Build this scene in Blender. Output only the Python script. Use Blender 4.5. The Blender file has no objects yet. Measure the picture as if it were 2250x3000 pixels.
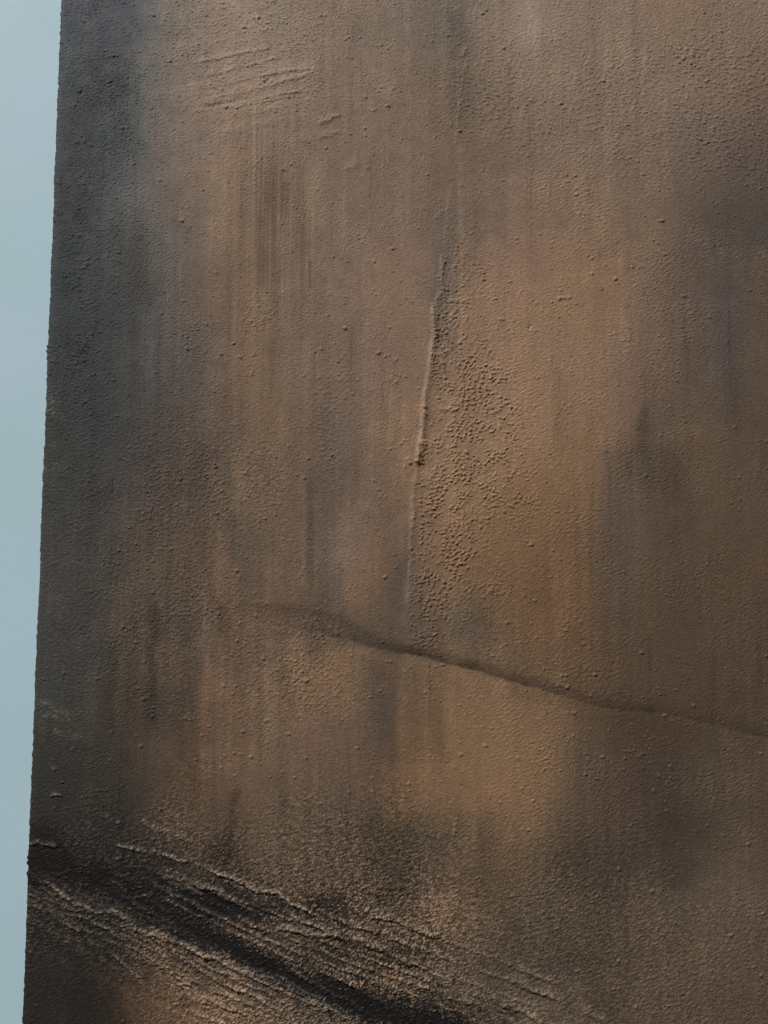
import bpy, math
import numpy as np

# ---------------------------------------------------------------- camera, world, lights, exposure
scene = bpy.context.scene
DIST, PITCH, FW = 0.55, math.radians(6.0), 0.45        # metres to the picture centre, upward tilt, framed width
CZ = 1.5                                               # height of the picture centre above the floor
cam_d = bpy.data.cameras.new('camera')
cam = bpy.data.objects.new('camera', cam_d)
scene.collection.objects.link(cam)
cam.location = (0.0, -DIST*math.cos(PITCH), CZ - DIST*math.sin(PITCH))
cam.rotation_euler = (math.radians(90) + PITCH, 0, 0)
cam_d.sensor_fit = 'HORIZONTAL'
cam_d.sensor_width = 36.0
cam_d.lens = 36.0*DIST/FW
cam_d.clip_start, cam_d.clip_end = 0.01, 100
scene.camera = cam

world = bpy.data.worlds.new('World'); scene.world = world; world.use_nodes = True
bg = world.node_tree.nodes['Background']
bg.inputs[0].default_value = (1.0, 0.925, 0.83, 1); bg.inputs[1].default_value = 0.12

def area(name, loc, target, size, power, col):
    d = bpy.data.lights.new(name, 'AREA'); d.shape = 'RECTANGLE'
    d.size, d.size_y = size; d.energy = power; d.color = col
    o = bpy.data.objects.new(name, d); scene.collection.objects.link(o)
    o.location = loc
    v = np.array(target, float) - np.array(loc, float); v /= np.linalg.norm(v)
    from mathutils import Vector
    o.rotation_euler = Vector(v).to_track_quat('-Z', 'Y').to_euler()
    return o
area('window_light', (-13.7, -14.8, CZ + 22.7), (0, 0, CZ), (2.0, 2.0), 13000, (1.0, 0.985, 0.96))

vs = scene.view_settings
vs.view_transform = 'Standard'; vs.look = 'None'; vs.exposure = 0; vs.gamma = 1; vs.use_curve_mapping = False
scene.cycles.max_bounces = 4
scene.cycles.diffuse_bounces = 3

# ---------------------------------------------------------------- helpers
LEFT = -0.2005                                          # left side of the painting
DEPTH = 0.030                                           # how far the canvas stands off the wall

def mesh_obj(name, verts, faces, mat, parent=None, smooth=True):
    me = bpy.data.meshes.new(name)
    verts = np.asarray(verts, np.float32); faces = np.asarray(faces, np.int32)
    me.vertices.add(len(verts)); me.vertices.foreach_set('co', verts.ravel())
    me.loops.add(faces.size); me.loops.foreach_set('vertex_index', faces.ravel())
    me.polygons.add(len(faces))
    me.polygons.foreach_set('loop_start', np.arange(0, faces.size, 4, dtype=np.int32))
    me.polygons.foreach_set('loop_total', np.full(len(faces), 4, np.int32))
    me.polygons.foreach_set('use_smooth', np.full(len(faces), smooth))
    me.update(calc_edges=True)
    me.materials.append(mat)
    o = bpy.data.objects.new(name, me); scene.collection.objects.link(o)
    if parent: o.parent = parent
    return o

def set_color(o, name, cols):
    a = o.data.color_attributes.new(name, 'FLOAT_COLOR', 'POINT')
    rgba = np.ones((len(cols), 4), np.float32); rgba[:, :3] = cols
    a.data.foreach_set('color', rgba.ravel())

def s2l(c):
    c = np.asarray(c, np.float64)/255.0
    return np.where(c <= 0.04045, c/12.92, ((np.clip(c, 0, None)+0.055)/1.055)**2.4)

def sstep(a, b, x):
    t = np.clip((x-a)/(b-a), 0, 1); return t*t*(3-2*t)

# ---------------------------------------------------------------- materials
def new_mat(name):
    m = bpy.data.materials.new(name); m.use_nodes = True
    nt = m.node_tree; return m, nt, nt.nodes['Principled BSDF']

def ramp_noise(nt, scale, detail, lo, hi, vec=None, rough=0.55):
    n = nt.nodes.new('ShaderNodeTexNoise'); n.inputs['Scale'].default_value = scale
    n.inputs['Detail'].default_value = detail; n.inputs['Roughness'].default_value = rough
    if vec: nt.links.new(vec, n.inputs['Vector'])
    r = nt.nodes.new('ShaderNodeMapRange')
    r.inputs['From Min'].default_value = 0.3; r.inputs['From Max'].default_value = 0.7
    r.inputs['To Min'].default_value = lo; r.inputs['To Max'].default_value = hi
    nt.links.new(n.outputs['Fac'], r.inputs['Value'])
    return n.outputs['Fac'], r.outputs['Result']

def paint_material():
    m, nt, b = new_mat('textured_oil_paint')
    L = nt.links.new
    geo = nt.nodes.new('ShaderNodeTexCoord')
    at = nt.nodes.new('ShaderNodeAttribute'); at.attribute_name = 'pigment'
    # fine mottling of the pigment itself
    _, fine = ramp_noise(nt, 1400, 3, 0.90, 1.10, geo.outputs['Object'])
    mp = nt.nodes.new('ShaderNodeMapping'); mp.inputs['Scale'].default_value = (260, 260, 40)
    L(geo.outputs['Object'], mp.inputs['Vector'])
    _, st = ramp_noise(nt, 1.0, 3, 0.965, 1.035, mp.outputs['Vector'])
    mu = nt.nodes.new('ShaderNodeMath'); mu.operation = 'MULTIPLY'; L(fine, mu.inputs[0]); L(st, mu.inputs[1])
    vm = nt.nodes.new('ShaderNodeVectorMath'); vm.operation = 'SCALE'
    L(at.outputs['Color'], vm.inputs[0]); L(mu.outputs[0], vm.inputs['Scale'])
    L(vm.outputs[0], b.inputs['Base Color'])
    _, ro = ramp_noise(nt, 120, 3, 0.55, 0.72, geo.outputs['Object'])
    L(ro, b.inputs['Roughness'])
    b.inputs['Specular IOR Level'].default_value = 0.22
    mp2 = nt.nodes.new('ShaderNodeMapping'); mp2.inputs['Scale'].default_value = (1100, 1100, 1700)
    L(geo.outputs['Object'], mp2.inputs['Vector'])
    h, _ = ramp_noise(nt, 1.0, 3, 0, 1, mp2.outputs['Vector'], 0.6)
    bu = nt.nodes.new('ShaderNodeBump'); bu.inputs['Strength'].default_value = 1.0
    bu.inputs['Distance'].default_value = 0.00035
    L(h, bu.inputs['Height']); L(bu.outputs['Normal'], b.inputs['Normal'])
    return m

def wall_material():
    m, nt, b = new_mat('pale_blue_wall_paint')
    L = nt.links.new
    geo = nt.nodes.new('ShaderNodeTexCoord')
    n = nt.nodes.new('ShaderNodeTexNoise'); n.inputs['Scale'].default_value = 9; n.inputs['Detail'].default_value = 2
    L(geo.outputs['Object'], n.inputs['Vector'])
    r = nt.nodes.new('ShaderNodeValToRGB')
    r.color_ramp.elements[0].position = 0.35; r.color_ramp.elements[0].color = WALL_A
    r.color_ramp.elements[1].position = 0.65; r.color_ramp.elements[1].color = WALL_B
    L(n.outputs['Fac'], r.inputs['Fac']); L(r.outputs['Color'], b.inputs['Base Color'])
    b.inputs['Roughness'].default_value = 0.6
    b.inputs['Specular IOR Level'].default_value = 0.25
    h, _ = ramp_noise(nt, 160, 3, 0, 1, geo.outputs['Object'])
    bu = nt.nodes.new('ShaderNodeBump'); bu.inputs['Strength'].default_value = 0.12
    bu.inputs['Distance'].default_value = 0.0006
    L(h, bu.inputs['Height']); L(bu.outputs['Normal'], b.inputs['Normal'])
    return m

def plain_material(name, col, rough):
    m, nt, b = new_mat(name)
    tc = nt.nodes.new('ShaderNodeTexCoord')
    _, v = ramp_noise(nt, 300, 3, 0.85, 1.1, tc.outputs['Object'])
    vm = nt.nodes.new('ShaderNodeVectorMath'); vm.operation = 'SCALE'
    vm.inputs[0].default_value = col; nt.links.new(v, vm.inputs['Scale'])
    nt.links.new(vm.outputs[0], b.inputs['Base Color']); b.inputs['Roughness'].default_value = rough
    return m

LIT = 0.80                  # how bright a white flat surface renders under these lamps
WALL_A = tuple(s2l((153, 178, 187))/LIT) + (1,)
WALL_B = tuple(s2l((159, 180, 192))/LIT) + (1,)

# ---------------------------------------------------------------- wall
wv = [(-4, DEPTH+0.002, -0.0), (4, DEPTH+0.002, -0.0), (4, DEPTH+0.002, 4), (-4, DEPTH+0.002, 4),
      (-4, DEPTH+0.152, -0.0), (4, DEPTH+0.152, -0.0), (4, DEPTH+0.152, 4), (-4, DEPTH+0.152, 4)]
wf = [(0, 1, 2, 3), (5, 4, 7, 6), (4, 5, 1, 0), (3, 2, 6, 7), (4, 0, 3, 7), (1, 5, 6, 2)]
wall = mesh_obj('wall', wv, wf, wall_material(), smooth=False)
wall['kind'] = 'structure'

# ---------------------------------------------------------------- the painting: grids
S = 0.00038
SIDE = 76                                               # rows wrapping round the left side
NX = int(0.46/S); NXM = 110                             # fine columns, then a coarser margin outside the view
NZ = int(0.66/S); NZM = 70
gx = np.arange(NX)*S
gx = np.concatenate([gx, gx[-1] + np.cumsum(S*1.035**np.arange(1, NXM+1))])
zc = np.arange(NZ)*S + (-0.31)
mz = np.cumsum(S*1.05**np.arange(1, NZM+1))
gz = np.concatenate([zc[0]-mz[::-1], zc, zc[-1]+mz])
nx, nz = len(gx), len(gz)
X, Z = np.meshgrid(LEFT + gx, gz)                       # painting plane, metres; Z relative to CZ
# where each point of the plane falls in the photograph's 2250 x 3000 pixels (used to lay out the design)
f = 2250/FW*DIST
ry = DIST*math.cos(PITCH); rz = Z + DIST*math.sin(PITCH)
dd = ry*math.cos(PITCH) + rz*math.sin(PITCH); uu = -ry*math.sin(PITCH) + rz*math.cos(PITCH)
PX = 1125 + f*X/dd
PY = 1500 - f*uu/dd
rng = np.random.default_rng(11)

def gnoise(lx, lz, seed, octaves=1, tilt=0.0):
    """band noise on the grid, about zero mean and unit deviation; lx, lz: feature size in grid cells"""
    r = np.random.default_rng(seed)
    out = 0; amp = 1.0
    fx = np.fft.rfftfreq(nx)[None, :]; fz = np.fft.fftfreq(nz)[:, None]
    fx_, fz_ = fx + tilt*fz, fz
    for k in range(octaves):
        w = np.fft.rfft2(r.standard_normal((nz, nx)).astype(np.float32))
        q = (fx_*lx)**2 + (fz_*lz)**2
        g = np.exp(-q*3.0)
        o = np.fft.irfft2(w*g, s=(nz, nx)); o -= o.mean(); o /= o.std()
        out = out + amp*o; amp *= 0.5; lx *= 0.5; lz *= 0.5
    return (out/np.std(out)).astype(np.float32)

def band(lx, lz, seed, tilt=0.0):
    a = gnoise(lx, lz, seed, 1, tilt)
    b = gnoise(lx*2.6, lz*2.6, seed, 1, tilt)
    o = a-0.6*b; return o/o.std()

def blob(cx, cy, rx, ry_, amp=1.0, p=1.3, wob=0.0):
    q = ((PX-cx)/rx)**2 + ((PY-cy)/ry_)**2
    if wob: q = q + wob*n_mid
    return amp*np.exp(-np.clip(q, 0, None)**p)

def seg_dist(pts, px=None, py=None):
    """distance in photo pixels to a polyline, signed side (+ above the line), and the fraction along it"""
    px = PX if px is None else px; py = PY if py is None else py
    best = np.full(px.shape, 1e9, np.float32); side = np.zeros(px.shape, np.float32); tt = np.zeros(px.shape, np.float32)
    p = np.array(pts, float); ln = np.hypot(*(p[1:]-p[:-1]).T); cum = np.concatenate([[0], np.cumsum(ln)])
    for i in range(len(p)-1):
        a, b = p[i], p[i+1]; d = b-a; L2 = (d**2).sum()
        t = np.clip(((px-a[0])*d[0]+(py-a[1])*d[1])/L2, 0, 1)
        ex, ey = px-(a[0]+t*d[0]), py-(a[1]+t*d[1])
        q = np.hypot(ex, ey)
        m = q < best
        best = np.where(m, q, best)
        side = np.where(m, np.sign(d[0]*ey-d[1]*ex), side)
        tt = np.where(m, (cum[i]+t*ln[i])/cum[-1], tt)
    return best, side, tt

n_big = gnoise(260, 260, 1, 3)
n_mid = gnoise(70, 70, 2, 3)
n_small = gnoise(16, 16, 3, 3)
n_vert = gnoise(14, 420, 4, 2)                          # long vertical brush streaks
n_vert2 = gnoise(50, 600, 5, 2)
n_hair = gnoise(4, 150, 6, 1)
n_horz = gnoise(14, 5, 7, 2)
wx = gnoise(24, 24, 21, 3); wy = gnoise(24, 24, 22, 3)  # domain wobble
WPX = PX + 5*wx; WPY = PY + 5*wy

# ---------------------------------------------------------------- relief (millimetres)
H = 0.10*n_big + 0.07*n_mid
H += 0.020*n_small
H += 0.018*n_hair*blob(790, 650, 130, 360) * 3.0 + 0.006*n_hair
leather = band(4.4, 2.2, 31, 0.0)
leather2 = band(5.0, 2.4, 32, 0.35)
mixn = sstep(900, 1500, PX)
fineamp = (0.022 + 0.013*sstep(900, 1700, PX))*np.clip(1+.35*n_mid+.2*n_small, .3, 2)
H += fineamp*(leather*(1-mixn)+leather2*mixn)
grit = band(2.4, 1.9, 33, 0.1); gritmap = np.clip(.45+.55*gnoise(55, 45, 34, 3)+.35*(1-sstep(500, 1300, PX)), .1, 1.6)
H += 0.024*grit*gritmap + 0.09*gritmap*sstep(1.2, 2.2, grit)

# coarse worm-like crust
def crust(lx, lz, seed, thr, tilt=0.0, soft=0.5):
    n = band(lx, lz, seed, tilt)
    return sstep(thr, thr+soft, n)*(0.75+0.25*np.clip(n, 0, 2))
W = (blob(1450, 1200, 95, 130, 1., 1.3, .4) + blob(1450, 1400, 130, 150, 1., 1.3, .4) + blob(1290, 1340, 70, 170, .75, 1.3, .4)
     + blob(1320, 1620, 125, 180, 1., 1.3, .35) + blob(1300, 900, 60, 170, .9, 1.3, .4) + blob(1380, 850, 80, 90, .45, 1.3, .4)
     + blob(1400, 960, 60, 60, .4, 1.3, .4) + blob(1250, 1830, 55, 110, .9, 1.3, .3) + blob(1400, 1060, 60, 60, .6, 1.3, .4))
W = np.clip(W, 0, 1)*sstep(-1.0, .35, gnoise(15, 13, 46, 2))
W *= sstep(-4, 12, PX - (1292 + (1292-1192)*(740-PY)/1040.0))       # only to the right of the long ridge
cr = crust(3.9, 2.8, 41, 0.25, 0.1, 0.4)
cr_f = crust(3.4, 2.4, 42, 0.3)
H += 0.40*W*cr*(1+.12*band(3, 3, 45)) + 0.12*W*cr_f
W2 = np.clip(blob(1850, 290, 430, 220, .8, 1.3, .3) + blob(1370, 180, 110, 230, .5, 1.3, .3) + blob(2180, 220, 160, 260, .6, 1.3, .3)
             + blob(860, 100, 150, 130, .6, 1.3, .3) + blob(640, 220, 260, 160, .3, 1.3, .3) + blob(960, 1260, 50, 170, .6, 1.3, .2)
             + blob(1000, 1130, 170, 120, .25, 1.3, .2), 0, 1)
H += 0.27*W2*crust(5.2, 3.0, 43, 0.65, -0.25)
W3 = np.clip(blob(620, 1400, 230, 200, .9, 1.3, .3) + blob(480, 1650, 200, 300, .5, 1.3, .3) + blob(900, 1980, 170, 160, .6, 1.3, .3)
             + blob(600, 1950, 380, 260, .45, 1.3, .3) + blob(300, 500, 90, 500, .5, 1.3, .3) + blob(230, 1500, 120, 700, .5, 1.3, .3)
             + blob(1660, 2000, 200, 90, .6, 1.3, .2) + blob(1500, 1820, 150, 120, .35, 1.3, .2), 0, 1)
H += 0.21*W3*crust(3.8, 3.0, 44, 0.65)
# the lower third: dense granular crust
lowline = PY - (2330 + 0.10*(PX-900)) + 60*n_mid
B = sstep(-60, 260, lowline)*(0.60+0.4*sstep(2500, 2750, PY))
B *= 1-.5*sstep(1000, 1300, PX)*(1-sstep(2420, 2620, PY))
B = np.clip(B*(1-0.35*sstep(1150, 1500, PX))*(1-0.35*sstep(1600, 2150, PX)) + blob(1160, 2480, 170, 170, .35, 1.3, .3) + blob(1750, 2540, 230, 170, .3, 1.3, .3), 0, 1)
B *= 1-0.75*np.clip(blob(300, 2960, 330, 130, 1.0) + blob(180, 2870, 180, 100, .8), 0, 1)
gr = band(2.1, 1.6, 51, 0.2); gr2 = band(6.0, 3.2, 52, 0.3)
clump = sstep(-.6, 1.2, gr2)
rdg = 1-np.abs(band(6, 4, 53, 0.2)); rdg -= rdg.mean()
H += B*(0.105*gr*(0.35+clump) + 0.065*gr2 + 0.05*rdg)

# loose grains of sand bedded in the paint
def stamp(H, cx, cz, rad, hgt, asp, ang):
    R = 6
    ix = np.round(cx).astype(int); iz = np.round(cz).astype(int)
    G = np.zeros_like(H)
    ca, sa = np.cos(ang), np.sin(ang)
    for j in range(-R, R+1):
        for i in range(-R, R+1):
            jx, jz = ix+i, iz+j
            ok = (jx >= 0) & (jx < nx) & (jz >= 0) & (jz < nz)
            ex, ez = jx-cx, jz-cz
            a = (ex*ca+ez*sa)/(rad*asp); b = (-ex*sa+ez*ca)/rad
            q = a*a+b*b
            v = hgt*np.clip(1-q, 0, 1)**0.6
            ok &= v > 0
            np.maximum.at(G, (jz[ok], jx[ok]), v[ok])
    return G
Dn = 0.030 + np.zeros_like(PX)
Dn += blob(300, 300, 110, 420, .16, 1.3, .3) + blob(240, 850, 110, 360, .13, 1.3, .3) + blob(700, 150, 330, 230, .09, 1.3, .3)
Dn += blob(620, 1400, 240, 210, .16, 1.3, .3) + blob(1000, 1000, 900, 600, .012) + blob(1330, 900, 130, 200, .10) + blob(1420, 1350, 260, 500, .10, 1.3, .2)
Dn += blob(2000, 900, 400, 900, .020) + blob(650, 1950, 420, 330, .09, 1.3, .3) + blob(1700, 2050, 300, 200, .05) + blob(2000, 250, 380, 300, .05)
Dn += blob(1650, 2380, 330, 170, .07, 1.3, .2) + blob(2000, 2250, 220, 200, .07, 1.3, .2) + 0.10*B + blob(1300, 1750, 110, 150, .14)
Dn += blob(1750, 1950, 200, 250, .03)
prob = Dn*0.060*np.exp(1.0*gnoise(30, 26, 47, 2)-.35)
hit = rng.random(PX.shape) < prob
hz, hx = np.nonzero(hit)
n = len(hx)
rad = rng.gamma(1.5, 0.34, n)+0.75; rad = np.clip(rad, .8, 2.8)
big = rng.random(n) < 0.015; rad[big] *= 1.4
calm = 1 - 0.35*sstep(0.5, 0.9, B[hz, hx])
gxx, gzz, ght = hx+rng.random(n)-.5, hz+rng.random(n)-.5, rad*rng.uniform(0.10, 0.24, n)*calm
G = stamp(H, gxx, gzz, rad*calm, ght, rng.uniform(1, 1.6, n), rng.uniform(-.7, .7, n))
for q in range(2):
    an = rng.uniform(0, 6.28, n); of = rad*rng.uniform(.4, 1.0, n)
    G = np.maximum(G, stamp(H, gxx+of*np.cos(an)*1.2, gzz+of*np.sin(an)*.8, rad*calm*rng.uniform(.45, .9, n), ght*rng.uniform(.5, 1.0, n), rng.uniform(1, 1.7, n), rng.uniform(-.7, .7, n)))
H += G
print('grains', n)

# small pits where grains were dragged out of the paint
pitp = 0.0007 + blob(300, 330, 130, 450, .012, 1.3, .3) + blob(700, 200, 340, 300, .006, 1.3, .3) + blob(280, 880, 160, 300, .008, 1.3, .3) + blob(1000, 150, 500, 200, .002)
ph_z, ph_x = np.nonzero(rng.random(PX.shape) < pitp)
m_ = len(ph_x)
PIT = np.zeros_like(H)
for q in range(2):
    PIT = np.maximum(PIT, stamp(H, ph_x+rng.uniform(-1.6, 1.6, m_), ph_z+rng.uniform(-.8, .8, m_), rng.uniform(.7, 1.15, m_), rng.uniform(.08, .24, m_), rng.uniform(1, 2.2, m_), rng.uniform(-.9, .9, m_)))
H -= PIT

# explicit ridges: (polyline, height mm, half width px, ragged 0..1, crest colour mix, opacity of the crest colour)
crest = np.zeros_like(PX); dark = np.zeros_like(PX)
ridge_masks = {}
jag = gnoise(9, 9, 61, 2); jag2 = gnoise(26, 26, 62, 2); gap = gnoise(40, 40, 63, 2); jfine = band(3.6, 3.0, 64)
def ridge(pts, h, w, rag=1.0, cm=0.5, key=None, jit=6.0):
    global H, crest
    if h > 0: h = h*(1.7 if key == 'c' else 1.25)
    jit *= 0.75
    p = np.array(pts, float)
    x0, x1, y0, y1 = p[:, 0].min()-70, p[:, 0].max()+70, p[:, 1].min()-70, p[:, 1].max()+70
    sel = (PX > x0) & (PX < x1) & (PY > y0) & (PY < y1)
    zz, xx = np.nonzero(sel)
    a, b, c, d_ = zz.min(), zz.max()+1, xx.min(), xx.max()+1
    sl = (slice(a, b), slice(c, d_))
    d, side, t = seg_dist(pts, PX[sl] + jit*0.5*jag[sl] + jit*0.6*jag2[sl], PY[sl] + jit*jag[sl]*0.8 + jit*jag2[sl])
    ends = sstep(0, .08, t)*sstep(0, .10, 1-t)
    sd = d*side                                          # >0 below/right of the line
    prof = np.where(sd > 0, np.exp(-(d/(w*0.62))**2), np.exp(-(d/(w*1.35))**1.8))*(1+rag*0.22*jfine[sl])
    brk = np.clip(1 + rag*0.75*gap[sl] + rag*0.35*jag[sl], 0, 1.7)
    add = h*prof*brk*ends
    H[sl] += add
    crest[sl] = np.maximum(crest[sl], cm*1.15*np.exp(-((sd+w*.35)/(w*0.85))**2)*np.clip(brk, 0, 1.2)*ends*(1+.25*jfine[sl]))  # tint sits towards the lit upper side of slanting ridges, painting their bright lip
    if key:
        m = ridge_masks.setdefault(key, np.zeros(PX.shape, bool))
        m[sl] |= (prof*brk*ends > 0.22)
    return sl

# combed trowel marks, upper left
for k, pts in enumerate([
    [(560, 190), (620, 178), (700, 162), (800, 142)],
    [(560, 232), (650, 214), (740, 190), (830, 168)],
    [(600, 262), (700, 240), (770, 225), (860, 210), (940, 200)],
    [(620, 290), (720, 270), (800, 252), (880, 226), (945, 203)],
    [(640, 318), (720, 303), (810, 282), (900, 262)],
    [(560, 330), (680, 318), (750, 305), (840, 287)]]):
    ridge(pts, 0.17, 6, 0.45, 0.20, 'a', 1.6)
ridge([(930, 362), (965, 350), (998, 336)], 0.30, 9, 0.4, 0.2, None, 3)
ridge([(930, 408), (965, 398), (1005, 392)], 0.2, 9, 0.4, 0.15, None, 3)
ridge([(1010, 500), (1035, 492), (1060, 484)], 0.2, 12, 0.4, 0.15, None, 3)
ridge([(1355, 172), (1366, 150), (1372, 145)], 0.35, 8, 0.2, 0.3, None, 2)

# the long upright ridge
LONG = [(1297, 750), (1290, 830), (1272, 900), (1268, 990), (1258, 1080), (1244, 1170), (1236, 1260), (1226, 1320), (1215, 1380)]
ridge(LONG[:4], 0.30, 8, 0.9, 0.2, 'b', 4)
ridge(LONG[2:], 0.95, 9, 0.12, 0.30, 'b', 1.5)
ridge([(1372, 140), (1345, 330), (1318, 560), (1300, 740)], .10, 7, .8, .10, None, 3)
ridge([(1240, 1240), (1220, 1370), (1208, 1480), (1200, 1600)], .30, 8, .4, .15, 'b', 2)
ridge([(1240, 1285), (1229, 1330), (1223, 1362)], 1.3, 14, 0.3, 0.25, 'b', 3)
ridge([(1240, 1180), (1225, 1250), (1205, 1350), (1200, 1370)], 0.30, 16, 0.7, 0.1, 'b', 5)
ridge([(1266, 1045), (1290, 1041), (1325, 1034)], 0.22, 6, 0.6, 0.2, 'b', 4)
ridge([(1272, 985), (1285, 990)], 0.5, 8, 0.3, 0.2, 'b', 2)
ridge([(1205, 1390), (1215, 1500), (1205, 1560), (1198, 1700), (1196, 1800)], 0.22, 7, 0.7, 0.12, 'b', 3)
ridge([(1285, 1200), (1330, 1205), (1370, 1210)], 0.3, 7, 0.5, 0.1, None, 3)
ridge([(1310, 882), (1380, 893)], 0.22, 6, 0.3, 0.1, None, 2)

# comb of ragged ridges, lower left
LOW = [
    ([(253, 2372), (330, 2400), (362, 2426)], .22, 7, 1., .35),
    ([(410, 2405), (455, 2428), (520, 2449), (570, 2470)], .30, 9, .3, .40),
    ([(325, 2476), (389, 2485), (434, 2496), (484, 2512), (560, 2524), (633, 2557), (678, 2571), (750, 2605), (818, 2616), (850, 2648), (904, 2670), (953, 2693)], .5, 8, .8, .8),
    ([(542, 2575), (583, 2594), (647, 2612), (678, 2630), (750, 2652), (840, 2690), (930, 2712)], .5, 8, .6, .7),
    ([(480, 2560), (540, 2590), (600, 2625)], .30, 7, .9, .5),
    ([(700, 2700), (800, 2722), (880, 2728), (999, 2743), (1057, 2756), (1134, 2788), (1152, 2792)], .6, 9, .5, .6),
    ([(1160, 2798), (1180, 2811), (1247, 2842), (1301, 2869), (1345, 2885)], .6, 9, .4, .55),
    ([(1060, 2655), (1094, 2684), (1157, 2692), (1202, 2716), (1247, 2734), (1290, 2760)], .5, 9, .5, .5),
    ([(1000, 2700), (1080, 2724), (1160, 2750), (1230, 2790)], .30, 8, .9, .4),
    ([(81, 2557), (149, 2594), (217, 2643), (271, 2668), (325, 2670), (375, 2698), (398, 2725), (452, 2743), (533, 2761), (588, 2793), (647, 2815), (700, 2842), (750, 2867), (818, 2901), (886, 2928), (976, 2960), (1066, 3004)], .55, 9, .4, .85),
    ([(120, 2600), (190, 2650), (240, 2680)], .3, 7, .9, .5),
    ([(78, 2650), (131, 2666)], .35, 6, .5, .6),
    ([(80, 2625), (110, 2632), (160, 2665)], .25, 6, .8, .5),
    ([(158, 2689), (203, 2711), (258, 2752), (312, 2774), (362, 2824), (393, 2856), (439, 2862)], .38, 7, .9, .5),
    ([(370, 2725), (400, 2745), (440, 2760)], .25, 6, .9, .4),
    ([(490, 2780), (560, 2822), (642, 2874), (723, 2905), (800, 2950), (860, 2990)], .4, 8, .9, .5),
    ([(440, 2812), (500, 2850), (560, 2880)], .28, 7, .9, .4),
    ([(515, 2878), (560, 2880)], .4, 8, .5, .7),
    ([(800, 2853), (863, 2887), (922, 2919), (960, 2935)], .35, 7, .6, .6),
    ([(325, 2510), (360, 2513)], .3, 6, .4, .6),
    ([(393, 2634), (425, 2628), (463, 2628)], .3, 5, .3, .6),
    ([(320, 2573), (350, 2592), (375, 2612)], .3, 6, .5, .6),
    ([(530, 2930), (560, 2925), (620, 2940), (700, 2960)], .25, 8, .9, .4),
    ([(80, 2478), (130, 2474), (175, 2480)], .35, 7, .6, .45),
    ([(150, 2331), (172, 2336), (185, 2330)], .35, 6, .4, .5),
    ([(150, 2250), (165, 2240)], .35, 8, .4, .45),
    ([(560, 2960), (620, 2985), (680, 3010)], .25, 8, .9, .4),
    ([(1480, 2860), (1560, 2895), (1636, 2925), (1700, 2955), (1790, 2998)], .6, 14, .5, .3),
    ([(1360, 2900), (1450, 2930), (1530, 2960), (1600, 3010)], .6, 13, .6, .3),
    ([(1220, 2890), (1330, 2925), (1400, 2950), (1480, 3000)], .45, 11, .6, .3),
]
for pts, h, w, rag, cm in LOW:
    ridge(pts, h*.92, w*.9, rag*.75, cm*.95, 'c', 4)
# long near-parallel drags on both sides of the stroke
PATH = np.array([(80, 2545), (300, 2590), (500, 2705), (750, 2826), (1050, 2940), (1300, 3020), (1700, 3170)], float)
cumx = np.arange(80, 1701, 45.0); cumy = np.interp(cumx, PATH[:, 0], PATH[:, 1])
cumy = np.convolve(np.pad(cumy, 3, 'edge'), np.ones(7)/7, 'valid')
rl = np.random.default_rng(8)
for off, xa, xb, h, cm in [(-62, 420, 1250, .30, .45), (-92, 500, 1400, .34, .5), (-118, 640, 1500, .30, .45), (-150, 560, 1560, .36, .5), (-185, 760, 1640, .32, .45),
                           (-228, 900, 1680, .30, .35), (-275, 1080, 1690, .28, .3), (58, 90, 700, .30, .5), (84, 160, 800, .32, .5), (112, 120, 560, .28, .4),
                           (138, 330, 860, .28, .4), (172, 420, 760, .24, .35), (38, 700, 1000, .26, .5)]:
    m_s = (cumx >= xa) & (cumx <= xb)
    wob = np.cumsum(rl.normal(0, 1.8, m_s.sum())); wob -= wob.mean()
    ridge(list(zip(cumx[m_s], cumy[m_s]+off+wob + .02*(cumx[m_s]-xa)*np.sign(-off))), h*.8, 6.0, .6, cm, 'c', 1.8)
# faint drags on the dark left side
for pts in [[(110, 2060), (180, 2085), (250, 2110)], [(120, 2100), (190, 2110), (260, 2150)], [(110, 2140), (200, 2160), (280, 2190)]]:
    ridge(pts, .12, 12, .8, .22, None, 6)
# small scratches
ridge([(780, 2472), (830, 2452), (880, 2437)], -.22, 3, .1, 0, None, .5)
ridge([(958, 2330), (959, 2385)], -.22, 3, .1, 0, None, .5)
ridge([(1551, 968), (1556, 952)], -.5, 5, .1, 0, None, .5)
ridge([(332, 1400), (332, 1450)], -.3, 4, .1, 0, None, .5)

# fine ragged drag marks running with the black stroke
def dirnoise(la, lc, ang, seed):
    r_ = np.random.default_rng(seed)
    fx_ = np.fft.rfftfreq(nx)[None, :]; fz_ = np.fft.fftfreq(nz)[:, None]
    c_, s_ = math.cos(ang), math.sin(ang)
    q = ((fx_*c_+fz_*s_)*la)**2 + ((-fx_*s_+fz_*c_)*lc)**2
    w = np.fft.rfft2(r_.standard_normal((nz, nx)).astype(np.float32))
    o = np.fft.irfft2(w*(np.exp(-3*q)-np.exp(-3*q*5)), s=(nz, nx)); return (o/o.std()).astype(np.float32)
def warp(a, amp, n1, n2):
    jj, ii = np.meshgrid(np.arange(nz), np.arange(nx), indexing='ij')
    return a[np.clip((jj+amp*n1).astype(int), 0, nz-1), np.clip((ii+amp*n2).astype(int), 0, nx-1)]
DM = np.clip(blob(330, 2690, 330, 110, .8, 1.3, .2) + blob(700, 2870, 330, 110, .9, 1.3, .2) + blob(640, 2580, 330, 90, .7, 1.3, .2)
             + blob(1080, 2730, 330, 110, .7, 1.3, .2) + blob(1500, 2930, 330, 90, .6, 1.3, .2) + blob(1150, 2880, 200, 60, .4, 1.3, .2), 0, 1)
drag = warp(dirnoise(170, 7.0, -0.48, 65), 1.6, jag, jag2)
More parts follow.
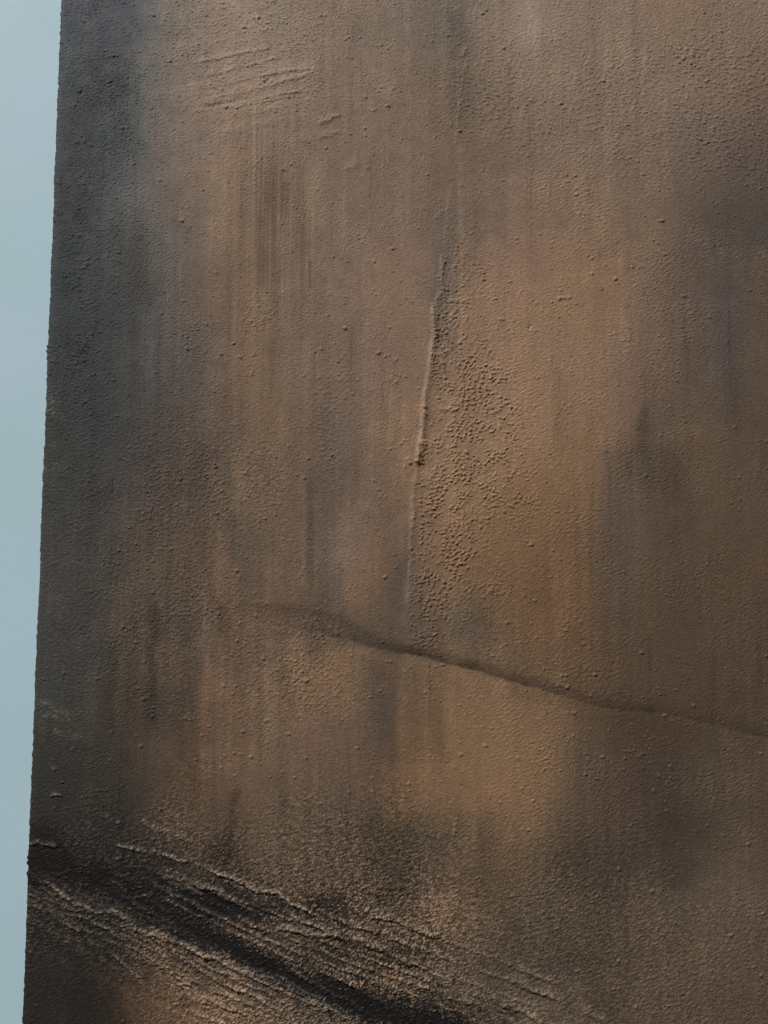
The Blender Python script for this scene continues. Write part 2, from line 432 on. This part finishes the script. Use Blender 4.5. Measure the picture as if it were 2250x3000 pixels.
dragc = sstep(.45, 1.3, drag)
H += DM*(0.13*np.clip(drag, -1, 2) + 0.20*dragc*(1+.3*jfine))
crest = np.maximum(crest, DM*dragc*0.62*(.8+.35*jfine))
# soft rubbed waves around the combed marks, upper left
CM = np.clip(blob(740, 240, 230, 95, 1., 1.3, .2) + blob(760, 330, 160, 50, .5), 0, 1)
comb = warp(dirnoise(150, 11, 0.21, 66), 2.0, jag, jag2)
H += CM*0.12*comb*(1+.25*n_small)

# the long shallow crease across the middle
CREASE = [(700, 1816), (850, 1836), (976, 1862), (1112, 1898), (1270, 1930), (1405, 1965), (1500, 1993),
          (1613, 2024), (1703, 2052), (1771, 2070), (1862, 2078), (1929, 2087), (1997, 2098), (2088, 2118), (2155, 2137), (2260, 2162)]
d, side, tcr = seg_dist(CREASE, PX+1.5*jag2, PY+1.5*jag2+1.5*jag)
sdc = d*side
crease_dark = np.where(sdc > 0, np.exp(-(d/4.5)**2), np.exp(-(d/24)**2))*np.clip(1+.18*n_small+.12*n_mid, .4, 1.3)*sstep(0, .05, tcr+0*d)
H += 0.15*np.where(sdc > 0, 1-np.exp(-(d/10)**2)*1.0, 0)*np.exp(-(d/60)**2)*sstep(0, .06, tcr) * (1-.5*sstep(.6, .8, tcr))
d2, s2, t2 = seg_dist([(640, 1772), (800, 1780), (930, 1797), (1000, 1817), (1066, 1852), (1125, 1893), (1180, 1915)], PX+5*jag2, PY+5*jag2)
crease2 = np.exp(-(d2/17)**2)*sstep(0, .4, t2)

# ragged left edge
edge_r = gnoise(10, 5, 71, 3) + 0.9*gnoise(60, 45, 72, 3)

# ---------------------------------------------------------------- pigment plan (sRGB as lit), row by row: x, r, g, b
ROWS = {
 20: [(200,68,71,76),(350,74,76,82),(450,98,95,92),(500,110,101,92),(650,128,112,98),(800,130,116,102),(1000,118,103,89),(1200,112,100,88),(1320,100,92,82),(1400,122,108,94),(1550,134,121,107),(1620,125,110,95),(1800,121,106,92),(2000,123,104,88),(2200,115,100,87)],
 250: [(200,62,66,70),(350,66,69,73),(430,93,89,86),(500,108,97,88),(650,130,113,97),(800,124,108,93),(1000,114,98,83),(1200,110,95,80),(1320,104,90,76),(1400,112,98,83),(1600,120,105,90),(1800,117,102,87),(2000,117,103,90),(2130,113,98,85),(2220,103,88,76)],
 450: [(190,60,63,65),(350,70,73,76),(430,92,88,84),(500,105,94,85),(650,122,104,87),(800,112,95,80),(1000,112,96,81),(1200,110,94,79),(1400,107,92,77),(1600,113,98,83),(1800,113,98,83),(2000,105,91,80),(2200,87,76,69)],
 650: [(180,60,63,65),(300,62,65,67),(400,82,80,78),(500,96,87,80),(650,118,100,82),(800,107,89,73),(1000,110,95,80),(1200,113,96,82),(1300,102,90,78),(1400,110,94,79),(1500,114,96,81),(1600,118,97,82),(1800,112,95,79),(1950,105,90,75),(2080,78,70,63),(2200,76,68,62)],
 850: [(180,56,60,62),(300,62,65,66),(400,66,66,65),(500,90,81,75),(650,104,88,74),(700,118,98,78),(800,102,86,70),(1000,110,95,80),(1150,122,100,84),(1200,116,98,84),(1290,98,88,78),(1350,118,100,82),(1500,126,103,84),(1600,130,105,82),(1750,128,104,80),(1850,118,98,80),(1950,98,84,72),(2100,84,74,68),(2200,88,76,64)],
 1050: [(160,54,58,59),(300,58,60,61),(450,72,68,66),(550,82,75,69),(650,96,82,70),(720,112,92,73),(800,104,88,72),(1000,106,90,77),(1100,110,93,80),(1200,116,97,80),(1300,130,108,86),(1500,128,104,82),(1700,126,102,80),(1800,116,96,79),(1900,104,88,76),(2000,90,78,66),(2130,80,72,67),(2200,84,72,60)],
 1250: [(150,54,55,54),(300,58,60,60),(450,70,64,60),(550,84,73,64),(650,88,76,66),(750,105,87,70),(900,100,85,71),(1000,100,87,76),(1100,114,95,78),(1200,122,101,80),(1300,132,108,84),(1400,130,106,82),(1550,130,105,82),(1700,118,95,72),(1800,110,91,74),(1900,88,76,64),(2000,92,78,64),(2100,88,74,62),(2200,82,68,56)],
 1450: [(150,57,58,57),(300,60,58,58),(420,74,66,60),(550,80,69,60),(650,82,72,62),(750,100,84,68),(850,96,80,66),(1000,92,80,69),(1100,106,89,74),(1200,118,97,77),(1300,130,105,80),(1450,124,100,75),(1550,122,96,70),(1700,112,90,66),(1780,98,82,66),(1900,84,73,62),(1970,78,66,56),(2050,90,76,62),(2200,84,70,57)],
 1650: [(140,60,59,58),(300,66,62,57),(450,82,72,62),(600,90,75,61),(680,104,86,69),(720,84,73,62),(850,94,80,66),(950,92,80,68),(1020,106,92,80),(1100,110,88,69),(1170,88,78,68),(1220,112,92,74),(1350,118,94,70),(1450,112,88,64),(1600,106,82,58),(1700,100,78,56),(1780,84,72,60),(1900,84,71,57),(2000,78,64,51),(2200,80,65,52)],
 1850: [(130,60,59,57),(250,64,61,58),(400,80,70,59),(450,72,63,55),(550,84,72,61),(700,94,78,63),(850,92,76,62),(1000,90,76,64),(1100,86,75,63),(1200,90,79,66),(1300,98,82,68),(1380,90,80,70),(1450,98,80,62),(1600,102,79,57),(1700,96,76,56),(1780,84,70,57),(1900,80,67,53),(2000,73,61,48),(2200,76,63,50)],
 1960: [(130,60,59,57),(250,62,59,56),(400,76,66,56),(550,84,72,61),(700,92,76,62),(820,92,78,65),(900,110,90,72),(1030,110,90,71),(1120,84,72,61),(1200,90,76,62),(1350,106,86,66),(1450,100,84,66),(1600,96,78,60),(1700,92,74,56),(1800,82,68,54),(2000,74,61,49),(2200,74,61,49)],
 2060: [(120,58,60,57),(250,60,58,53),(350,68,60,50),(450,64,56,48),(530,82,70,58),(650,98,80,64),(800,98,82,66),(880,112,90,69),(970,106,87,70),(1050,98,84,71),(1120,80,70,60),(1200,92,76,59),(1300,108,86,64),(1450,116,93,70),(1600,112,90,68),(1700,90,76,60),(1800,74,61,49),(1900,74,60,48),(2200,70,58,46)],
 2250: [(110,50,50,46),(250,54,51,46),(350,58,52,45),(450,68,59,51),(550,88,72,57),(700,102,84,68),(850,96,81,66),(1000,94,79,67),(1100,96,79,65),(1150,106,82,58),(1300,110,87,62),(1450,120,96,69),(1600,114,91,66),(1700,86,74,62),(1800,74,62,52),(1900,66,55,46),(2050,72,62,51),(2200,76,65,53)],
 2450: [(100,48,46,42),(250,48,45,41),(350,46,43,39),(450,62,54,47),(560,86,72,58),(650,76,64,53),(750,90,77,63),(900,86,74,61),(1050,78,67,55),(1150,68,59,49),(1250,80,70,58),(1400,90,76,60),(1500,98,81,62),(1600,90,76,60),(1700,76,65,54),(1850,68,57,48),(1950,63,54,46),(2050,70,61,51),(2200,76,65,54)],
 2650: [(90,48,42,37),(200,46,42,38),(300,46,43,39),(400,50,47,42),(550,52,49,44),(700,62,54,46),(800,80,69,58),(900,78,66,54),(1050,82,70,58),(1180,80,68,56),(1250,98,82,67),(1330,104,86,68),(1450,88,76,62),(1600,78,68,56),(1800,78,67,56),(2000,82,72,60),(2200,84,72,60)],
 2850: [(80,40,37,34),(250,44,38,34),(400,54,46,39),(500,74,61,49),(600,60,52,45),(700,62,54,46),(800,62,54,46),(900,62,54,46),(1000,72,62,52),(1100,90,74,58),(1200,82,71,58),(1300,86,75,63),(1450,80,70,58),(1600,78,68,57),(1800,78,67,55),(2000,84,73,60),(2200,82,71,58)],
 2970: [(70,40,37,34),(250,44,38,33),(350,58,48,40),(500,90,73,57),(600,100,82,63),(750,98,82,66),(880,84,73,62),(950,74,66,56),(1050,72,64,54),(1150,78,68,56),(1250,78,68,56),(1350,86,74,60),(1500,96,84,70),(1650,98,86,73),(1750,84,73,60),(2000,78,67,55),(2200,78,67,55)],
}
ys = np.array(sorted(ROWS), float)
xs = np.arange(0, 2301, 10.0)
plan = np.zeros((len(ys), len(xs), 3))
for i, y in enumerate(ys):
    r = np.array(ROWS[int(y)], float)
    for c in range(3):
        v = np.interp(xs, r[:, 0], r[:, c+1])
        vp = np.pad(v, 3, 'edge'); plan[i, :, c] = np.convolve(vp, [.06, .12, .2, .24, .2, .12, .06], 'valid')
# the brush wandered: shift the lookup with noise, more along the strokes than across them
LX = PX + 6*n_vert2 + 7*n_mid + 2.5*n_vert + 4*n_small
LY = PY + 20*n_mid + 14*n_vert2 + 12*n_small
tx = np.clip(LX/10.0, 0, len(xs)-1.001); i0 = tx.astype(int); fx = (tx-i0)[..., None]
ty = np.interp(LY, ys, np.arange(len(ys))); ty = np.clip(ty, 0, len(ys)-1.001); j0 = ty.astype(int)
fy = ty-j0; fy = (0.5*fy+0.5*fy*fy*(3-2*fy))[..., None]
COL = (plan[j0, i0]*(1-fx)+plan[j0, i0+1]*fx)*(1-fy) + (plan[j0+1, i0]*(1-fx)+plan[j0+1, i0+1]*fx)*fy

# streaks and stains
n_bris = band(3.2, 110, 93) ; n_vert3 = band(10, 380, 94)
streak = 1 + 0.008*n_bris*(1.25-.6*sstep(1000, 1700, PX))*(.6+.4*np.clip(n_mid, -1, 2)) + 0.013*n_vert3*np.clip(1+.5*n_mid+.3*n_small, 0, 2) + 0.008*n_vert + 0.012*n_vert2 + 0.018*n_mid + 0.014*n_small + 0.012*band(4, 4, 91)
streak += 0.04*n_hair*blob(790, 640, 110, 330) + 0.035*n_vert*blob(790, 640, 160, 380) + 0.03*n_vert*blob(560, 1900, 260, 330)
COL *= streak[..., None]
def stain(pts, w, col, op, wob=8, soft=1.0):
    """a brush mark of pigment along pts, half width w px"""
    global COL
    d, s, t = seg_dist(pts, PX + wob*n_mid*0.8 + wob*0.5*wx, PY + wob*n_mid)
    w = w*np.interp(t, np.linspace(0, 1, len(pts)), np.ones(len(pts))) if np.isscalar(w) else np.interp(t, np.linspace(0, 1, len(w)), w)
    op *= .85
    a = op*np.exp(-(d/w)**2.8)
    L = np.hypot(*(np.diff(np.array(pts, float), axis=0).T)).sum()
    a = a*sstep(0, .12, t+0.04)*sstep(0, .15, 1-t+0.04)*np.clip(1+.25*n_vert+.15*n_small, .3, 1.3)
    a = np.clip(a, 0, 1)[..., None]
    COL = COL*(1-a) + np.array(col, float)*a
def block(x0, x1, y0, y1, col, op, e=16, slope=0.0, pw=1.0):
    """a broad flat patch laid on with the side of the brush"""
    global COL
    qx = PX + 9*n_mid + 7*wx + 5*n_vert + 0.03*(PY-1500); qy = PY - slope*(PX-x0) + 22*n_mid + 18*n_vert2 + 8*wy
    a = sstep(x0-e, x0+e, qx)*(1-sstep(x1-e, x1+e, qx))*sstep(y0-e*2, y0+e*2, qy)*(1-sstep(y1-e*2, y1+e*2, qy))
    a = np.clip(a*op*(1+.12*n_vert3+.10*n_small), 0, 1)[..., None]
    COL = COL*(1-a) + np.array(col, float)*a
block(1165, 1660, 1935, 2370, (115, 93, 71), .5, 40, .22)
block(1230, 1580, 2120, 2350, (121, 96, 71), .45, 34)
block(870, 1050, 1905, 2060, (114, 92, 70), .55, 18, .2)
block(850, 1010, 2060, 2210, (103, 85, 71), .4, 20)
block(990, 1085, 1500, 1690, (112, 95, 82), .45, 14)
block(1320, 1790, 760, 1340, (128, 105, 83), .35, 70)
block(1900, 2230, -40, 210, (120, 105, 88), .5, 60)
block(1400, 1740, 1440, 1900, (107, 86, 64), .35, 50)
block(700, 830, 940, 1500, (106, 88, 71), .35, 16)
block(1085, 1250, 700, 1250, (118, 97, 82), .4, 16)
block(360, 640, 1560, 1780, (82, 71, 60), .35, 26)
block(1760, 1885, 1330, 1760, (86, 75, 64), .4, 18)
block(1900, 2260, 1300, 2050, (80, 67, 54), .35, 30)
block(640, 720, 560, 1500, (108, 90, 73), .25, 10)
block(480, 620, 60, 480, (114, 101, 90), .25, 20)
stain([(1345, 30), (1352, 120), (1350, 190)], 42, (86, 78, 68), .6)
stain([(1345, 200), (1335, 260), (1340, 330)], 26, (92, 78, 66), .45)
stain([(1548, 0), (1552, 70), (1550, 150)], 30, (146, 133, 119), .6, 3)
stain([(395, 690), (400, 780), (410, 900)], 38, (64, 60, 54), .65)
stain([(785, 480), (775, 640), (765, 860)], 22, (86, 70, 55), .55, 4)
stain([(830, 520), (825, 640)], 10, (88, 73, 58), .5, 3)
stain([(905, 760), (908, 850)], 5, (84, 68, 54), .5, 2)
stain([(1312, 620), (1300, 760), (1290, 900)], 30, (92, 82, 72), .45)
stain([(1290, 350), (1310, 560)], 26, (98, 85, 72), .35)
stain([(955, 180), (945, 260), (1030, 200)], 14, (98, 88, 77), .3)
stain([(1035, 60), (1030, 190)], 12, (96, 84, 72), .45, 3)
stain([(1885, 1180), (1880, 1260), (1890, 1450)], [14, 34, 44], (74, 64, 54), .75)
stain([(1965, 1320), (1970, 1450)], 32, (70, 58, 50), .6)
stain([(1780, 1330), (1775, 1480)], 26, (92, 78, 66), .5)
stain([(1170, 1640), (1160, 1720), (1150, 1800)], 24, (80, 70, 60), .45)
stain([(1195, 1640), (1190, 1780)], 14, (104, 92, 82), .4)
stain([(1120, 1960), (1125, 2050), (1120, 2160)], [24, 36, 26], (78, 67, 57), .35)
stain([(455, 1760), (450, 1950), (440, 2130)], 18, (52, 45, 39), .6)
stain([(330, 1880), (320, 2050), (330, 2160)], 16, (48, 44, 38), .5)
stain([(640, 1760), (650, 1860)], 12, (66, 57, 48), .55)
stain([(520, 2020), (530, 2120)], 16, (66, 56, 48), .5)
stain([(690, 1530), (700, 1660)], 22, (76, 68, 60), .5)
stain([(675, 2290), (668, 2400), (660, 2540)], 18, (56, 48, 40), .5, 14)
stain([(1150, 2380), (1155, 2480), (1185, 2680)], [34, 60, 30], (68, 58, 48), .08, 16)
stain([(1640, 2480), (1690, 2560), (1740, 2620)], 60, (60, 52, 43), .45, 16)
stain([(1320, 1830), (1430, 1850)], 40, (88, 78, 66), .3)
stain([(1030, 980), (1010, 1100)], 20, (98, 86, 76), .3)
stain([(520, 950), (570, 880)], 30, (100, 84, 74), .25)
stain([(1380, 760), (1500, 720), (1620, 800)], 50, (122, 98, 84), .5, 14)
stain([(1160, 760), (1140, 900)], 22, (128, 102, 84), .55, 8)
stain([(1845, 1100), (1840, 1220)], 26, (108, 90, 80), .55, 6)
stain([(1010, 1600), (1020, 1660)], 22, (116, 98, 84), .45, 6)
stain([(1035, 1690), (1040, 1780)], 32, (116, 92, 70), .55, 8)
stain([(880, 2130), (890, 2210)], 40, (98, 80, 72), .5, 8)
stain([(960, 2100), (980, 2140)], 40, (98, 82, 72), .4, 8)
stain([(1560, 950), (1620, 920), (1660, 900)], 50, (132, 106, 82), .35, 12)
stain([(1640, 1330), (1720, 1300), (1760, 1200)], 28, (112, 86, 62), .4, 10)
stain([(1430, 2350), (1500, 2320), (1580, 2330)], 60, (124, 97, 72), .5, 16)
stain([(1280, 2660), (1330, 2730)], 28, (126, 98, 74), .5, 10)
stain([(1120, 2840), (1150, 2870)], 22, (128, 100, 76), .5, 8)
stain([(1940, 2200), (1950, 2380), (1930, 2600)], [50, 60, 36], (62, 53, 45), .25, 18)
stain([(1960, 2380), (2070, 2430)], 40, (56, 50, 44), .25, 14)
stain([(2120, 1010), (2140, 900), (2110, 780)], 40, (78, 70, 68), .5, 10)
stain([(1790, 150), (2050, 20), (2190, 120)], 46, (120, 102, 86), .2, 14)
stain([(2075, 480), (2085, 700)], 8, (90, 76, 62), .4, 3)
stain([(460, 150), (640, 80)], 40, (122, 110, 100), .25, 12)
stain([(640, 480), (650, 620)], 20, (124, 104, 84), .4, 6)
stain([(350, 2960), (200, 2920), (120, 2880)], 40, (36, 33, 31), .4, 14)
stain([(380, 1330), (560, 1360)], 60, (66, 58, 52), .35, 16)
stain([(590, 1300), (580, 1420)], 30, (62, 53, 46), .4, 12)
stain([(300, 560), (210, 700), (200, 900)], 40, (48, 52, 55), .5, 12)
stain([(270, 330), (300, 200), (330, 150)], 40, (56, 58, 62), .45, 12)
stain([(215, 20), (215, 120)], 20, (52, 55, 62), .45, 8)
# ochre rubbed patches on the dark left edge
ochre = np.clip(blob(155, 1215, 26, 60, 1., 1.3, .4) + blob(140, 1300, 16, 120, .6, 1.3, .4) + blob(175, 1365, 26, 14, .8) + blob(160, 1060, 26, 80, .35, 1.3, .3)
                + blob(215, 1130, 16, 60, .3, 1.3, .3), 0, 1)*sstep(-.1, .7, n_small+.4*n_mid)*sstep(-.5, .6, gr2)
COL = COL*(1-.5*ochre[..., None]) + np.array((108, 101, 84.))*(.5*ochre[..., None])
# mid crease
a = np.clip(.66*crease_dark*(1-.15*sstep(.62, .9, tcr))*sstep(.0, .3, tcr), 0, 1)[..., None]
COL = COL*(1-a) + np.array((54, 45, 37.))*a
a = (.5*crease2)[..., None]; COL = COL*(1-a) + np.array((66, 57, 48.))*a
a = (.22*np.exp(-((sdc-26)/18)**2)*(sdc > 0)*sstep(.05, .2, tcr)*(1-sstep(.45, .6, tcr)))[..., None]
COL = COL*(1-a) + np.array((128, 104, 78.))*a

# many thin vertical brush and drip marks
MX = np.ones_like(PX); rs = np.random.default_rng(5)
for q in range(170):
    x0 = rs.uniform(180, 2260); y0 = rs.uniform(-50, 2350); ln = rs.uniform(90, 520); w = rs.choice([3, 4, 6, 9, 14, 22, 34])*rs.uniform(.8, 1.2)
    sl_ = rs.uniform(-.02, .05); v = rs.uniform(-.08, .05)*(1 if w < 12 else .7)
    if 600 < x0 < 980 or 350 < x0 < 700 and y0 > 1400: v *= 1.3
    a_ = int(np.clip((x0-w*3-60-180)/2250*.45/S-90, 0, nx-2)); b_ = int(np.clip(a_+(w*6+160)/2250*.45/S+190, 3, nx))
    px_, py_ = PX[:, a_:b_], PY[:, a_:b_]
    e_ = (px_ + 3*n_mid[:, a_:b_] + 2*n_vert[:, a_:b_] - (x0 - sl_*(py_-y0)))/w
    g_ = np.exp(-np.abs(e_)**4)*sstep(0, .2*ln, py_-y0)*sstep(0, .5*ln, y0+ln-py_)*np.clip(1+.35*n_small[:, a_:b_]+.3*n_hair[:, a_:b_], 0, 1.6)
    MX[:, a_:b_] += v*g_
COL *= np.clip(MX, .75, 1.15)[..., None]

# black stroke, broken where the brush skipped over the grains
BS = [(70, 2530), (180, 2560), (300, 2588), (400, 2640), (500, 2705), (620, 2765), (750, 2826), (900, 2885), (1050, 2940), (1250, 2995), (1400, 3050)]
db, sb, tb = seg_dist(BS, PX+8*n_small+6*n_mid, PY+8*n_small+8*n_mid)
wbs = np.interp(tb, np.linspace(0, 1, len(BS)), [30, 42, 46, 44, 38, 34, 34, 50, 56, 40, 36])
up = np.where(sb < 0, 1.25, 0.85)
e = 1-db/(wbs*up)
gnorm = (gr*0.7+gr2*0.5)/0.86
dry = sstep(-0.55, 0.75, e*2.1 - 0.42*gnorm - 0.15*np.clip(G*8, 0, 2))
blk = np.clip(dry*0.96, 0, 1)
H -= 0.25*np.clip(e, 0, 1)
COL = COL*(1-blk[..., None]) + np.array((21, 20, 20.))*blk[..., None]
# thinner washes of the same black around it
def wash(mask, thr):
    global COL
    a = np.clip(mask*sstep(-.5, .9, mask*1.6 - thr - 0.55*gnorm), 0, 1)[..., None]
    COL = COL*(1-a) + np.array((25, 23, 22.))*a
wash(np.clip(blob(600, 2680, 330, 90, .45, 1.3, .3) + blob(1020, 2810, 300, 80, .5, 1.3, .3) + blob(350, 2540, 300, 110, .75, 1.3, .3) + blob(130, 2500, 130, 90, .5, 1.3, .3) + blob(560, 2660, 230, 60, .4, 1.3, .3) + blob(1330, 2960, 200, 60, .7, 1.3, .3)
             + blob(660, 2490, 40, 70, .3, 1.3, .3) + blob(900, 2660, 200, 50, .6, 1.3, .3), 0, 1), .15)
wash(np.clip(blob(1150, 2540, 150, 180, .05, 1.3, .3) + blob(1700, 2560, 180, 120, .2, 1.3, .3) + blob(160, 2700, 260, 160, .3, 1.3, .3) + blob(1450, 2830, 600, 160, .22, 1.3, .3), 0, 1), .3)

# dry brushing: paint dragged over the relief catches the crests and misses the hollows; lit ridge lips and pit shade are painted in too
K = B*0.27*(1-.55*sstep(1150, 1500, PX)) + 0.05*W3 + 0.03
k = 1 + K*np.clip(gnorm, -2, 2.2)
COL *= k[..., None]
COL *= (1-.25*np.clip(PIT*5, 0, 1))[..., None]  # shade inside the pits, put into the colour
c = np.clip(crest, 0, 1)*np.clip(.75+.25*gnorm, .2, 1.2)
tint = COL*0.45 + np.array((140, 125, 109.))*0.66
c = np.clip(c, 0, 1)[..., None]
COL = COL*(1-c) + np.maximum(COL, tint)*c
# bare light grains here and there
gl = (G > 0.2)*np.clip(G*1.2, 0, .35)*sstep(1500, 2300, PY+.3*PX)
COL = COL*(1-.35*gl[..., None]) + np.array((150, 134, 116.))*(.35*gl[..., None])
lum = COL.mean(-1, keepdims=True)
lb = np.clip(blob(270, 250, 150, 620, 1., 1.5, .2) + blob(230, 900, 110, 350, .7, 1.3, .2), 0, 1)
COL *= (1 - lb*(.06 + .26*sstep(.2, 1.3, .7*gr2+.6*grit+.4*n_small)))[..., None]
COL -= (6-5*sstep(1500, 1900, PX+.3*(PY-2000))[..., None])*(1-sstep(45, 105, lum))
warm = sstep(6, 22, COL[..., :1]-COL[..., 2:])                     # the browns lean a little to red
COL *= 1 + warm*np.array((0.022, -0.002, -0.002))
sat = sstep(34, 60, COL[..., :1]-COL[..., 2:])                      # the ochres are a little dulled with grey
COL = COL*(1-.04*sat) + COL.mean(-1, keepdims=True)*.04*sat + np.array((0, -.3, .4))*sat
gsp = band(1.5, 1.5, 92)[..., None]
COL *= 1 + gsp*0.035*np.array((1.1, 1.0, .9))
PIG = s2l(np.clip(COL, 12, 235))/LIT

# ---------------------------------------------------------------- build the paint layer
root = bpy.data.objects.new('textured_painting', None); scene.collection.objects.link(root)
root.location = (0, DEPTH, CZ - 0.31)
root['label'] = 'brown and charcoal abstract painting with sandy plaster relief hung on a pale blue wall'
root['category'] = 'painting'

Hm = H*0.001
prox = np.exp(-(X-LEFT)/0.0016)
Y = -(Hm + 0.0008)
Xd = X.copy()
Xd -= (np.clip(edge_r, -2, 3)*0.00016 + 0.25*G*0.001 + 0.15*cr_f*0.0004)*np.exp(-(X-LEFT)/0.003)     # ragged edge
for (yy, amp) in ((2512, .0009), (2528, .0008), (2558, .0010), (2570, .0006), (1015, .0009), (1030, .0009), (1050, .0006), (40, .0007), (95, .0005), (320, .0005)):
    Xd -= amp*np.exp(-((PY-yy)/5.0)**2)*np.exp(-(X-LEFT)/0.004)
Y += prox*0.0009
# columns wrapping back round the left side
sidey = np.linspace(DEPTH, 0.0, SIDE, endpoint=False)
sn = gnoise(8, 6, 81, 3)[:, :SIDE]*0.00018
Xs = (Xd[:, :1]) + np.where(sidey[None, :] > 0.0015, np.abs(sn)*-1+0.0002, 0) 
Ys = np.repeat(sidey[None, :], nz, 0)
Zs = np.repeat(Z[:, :1], SIDE, 1)
fullX = np.concatenate([Xs, Xd], 1); fullY = np.concatenate([Ys, Y], 1); fullZ = np.concatenate([Zs, Z], 1)
pigside = np.repeat(PIG[:, :1], SIDE, 1)*(0.9+0.1*np.clip(sn/0.00018, -1.5, 1.5))[..., None]
fullP = np.concatenate([pigside, PIG], 1)
NXX = fullX.shape[1]
co = np.stack([fullX, fullY - DEPTH, fullZ + 0.31], -1).reshape(-1, 3)
pg = fullP.reshape(-1, 3)
idx = np.arange(nz*NXX).reshape(nz, NXX)
quads = np.stack([idx[:-1, :-1], idx[:-1, 1:], idx[1:, 1:], idx[1:, :-1]], -1)
lab = np.zeros((nz-1, NXX-1), np.int8)
for code, key in ((1, 'a'), (2, 'b'), (3, 'c')):
    m = ridge_masks[key]
    mm = m[:-1, :-1] & m[1:, 1:]
    v = lab[:, SIDE:]
    v[mm] = code
pm = paint_material()
labels = {0: None, 1: 'thin slanting trowel ridges in pale plaster', 2: 'long upright ridge of raised tan plaster',
          3: 'ragged slanting ridges beside the black stroke'}
for code in (0, 1, 2, 3):
    q = quads[lab == code]
    used, inv = np.unique(q, return_inverse=True)
    o = mesh_obj('paint_layer' if code == 0 else 'plaster_ridge', co[used], inv.reshape(-1, 4), pm, root)
    set_color(o, 'pigment', pg[used])
    if labels[code]: o['label'] = labels[code]

# canvas wrapped over its stretcher, behind the paint
xl, xr = LEFT + 0.0012, LEFT + gx[-1] - 0.0005
zl, zr = gz[0] + 0.31 + 0.0005, gz[-1] + 0.31 - 0.0005
yf, yb = -DEPTH + 0.0002, 0.0
cv = [(xl, yf, zl), (xr, yf, zl), (xr, yf, zr), (xl, yf, zr), (xl, yb, zl), (xr, yb, zl), (xr, yb, zr), (xl, yb, zr)]
canvas = mesh_obj('canvas', cv, wf, plain_material('raw_canvas', (0.42, 0.38, 0.31), 0.85), root, smooth=False)
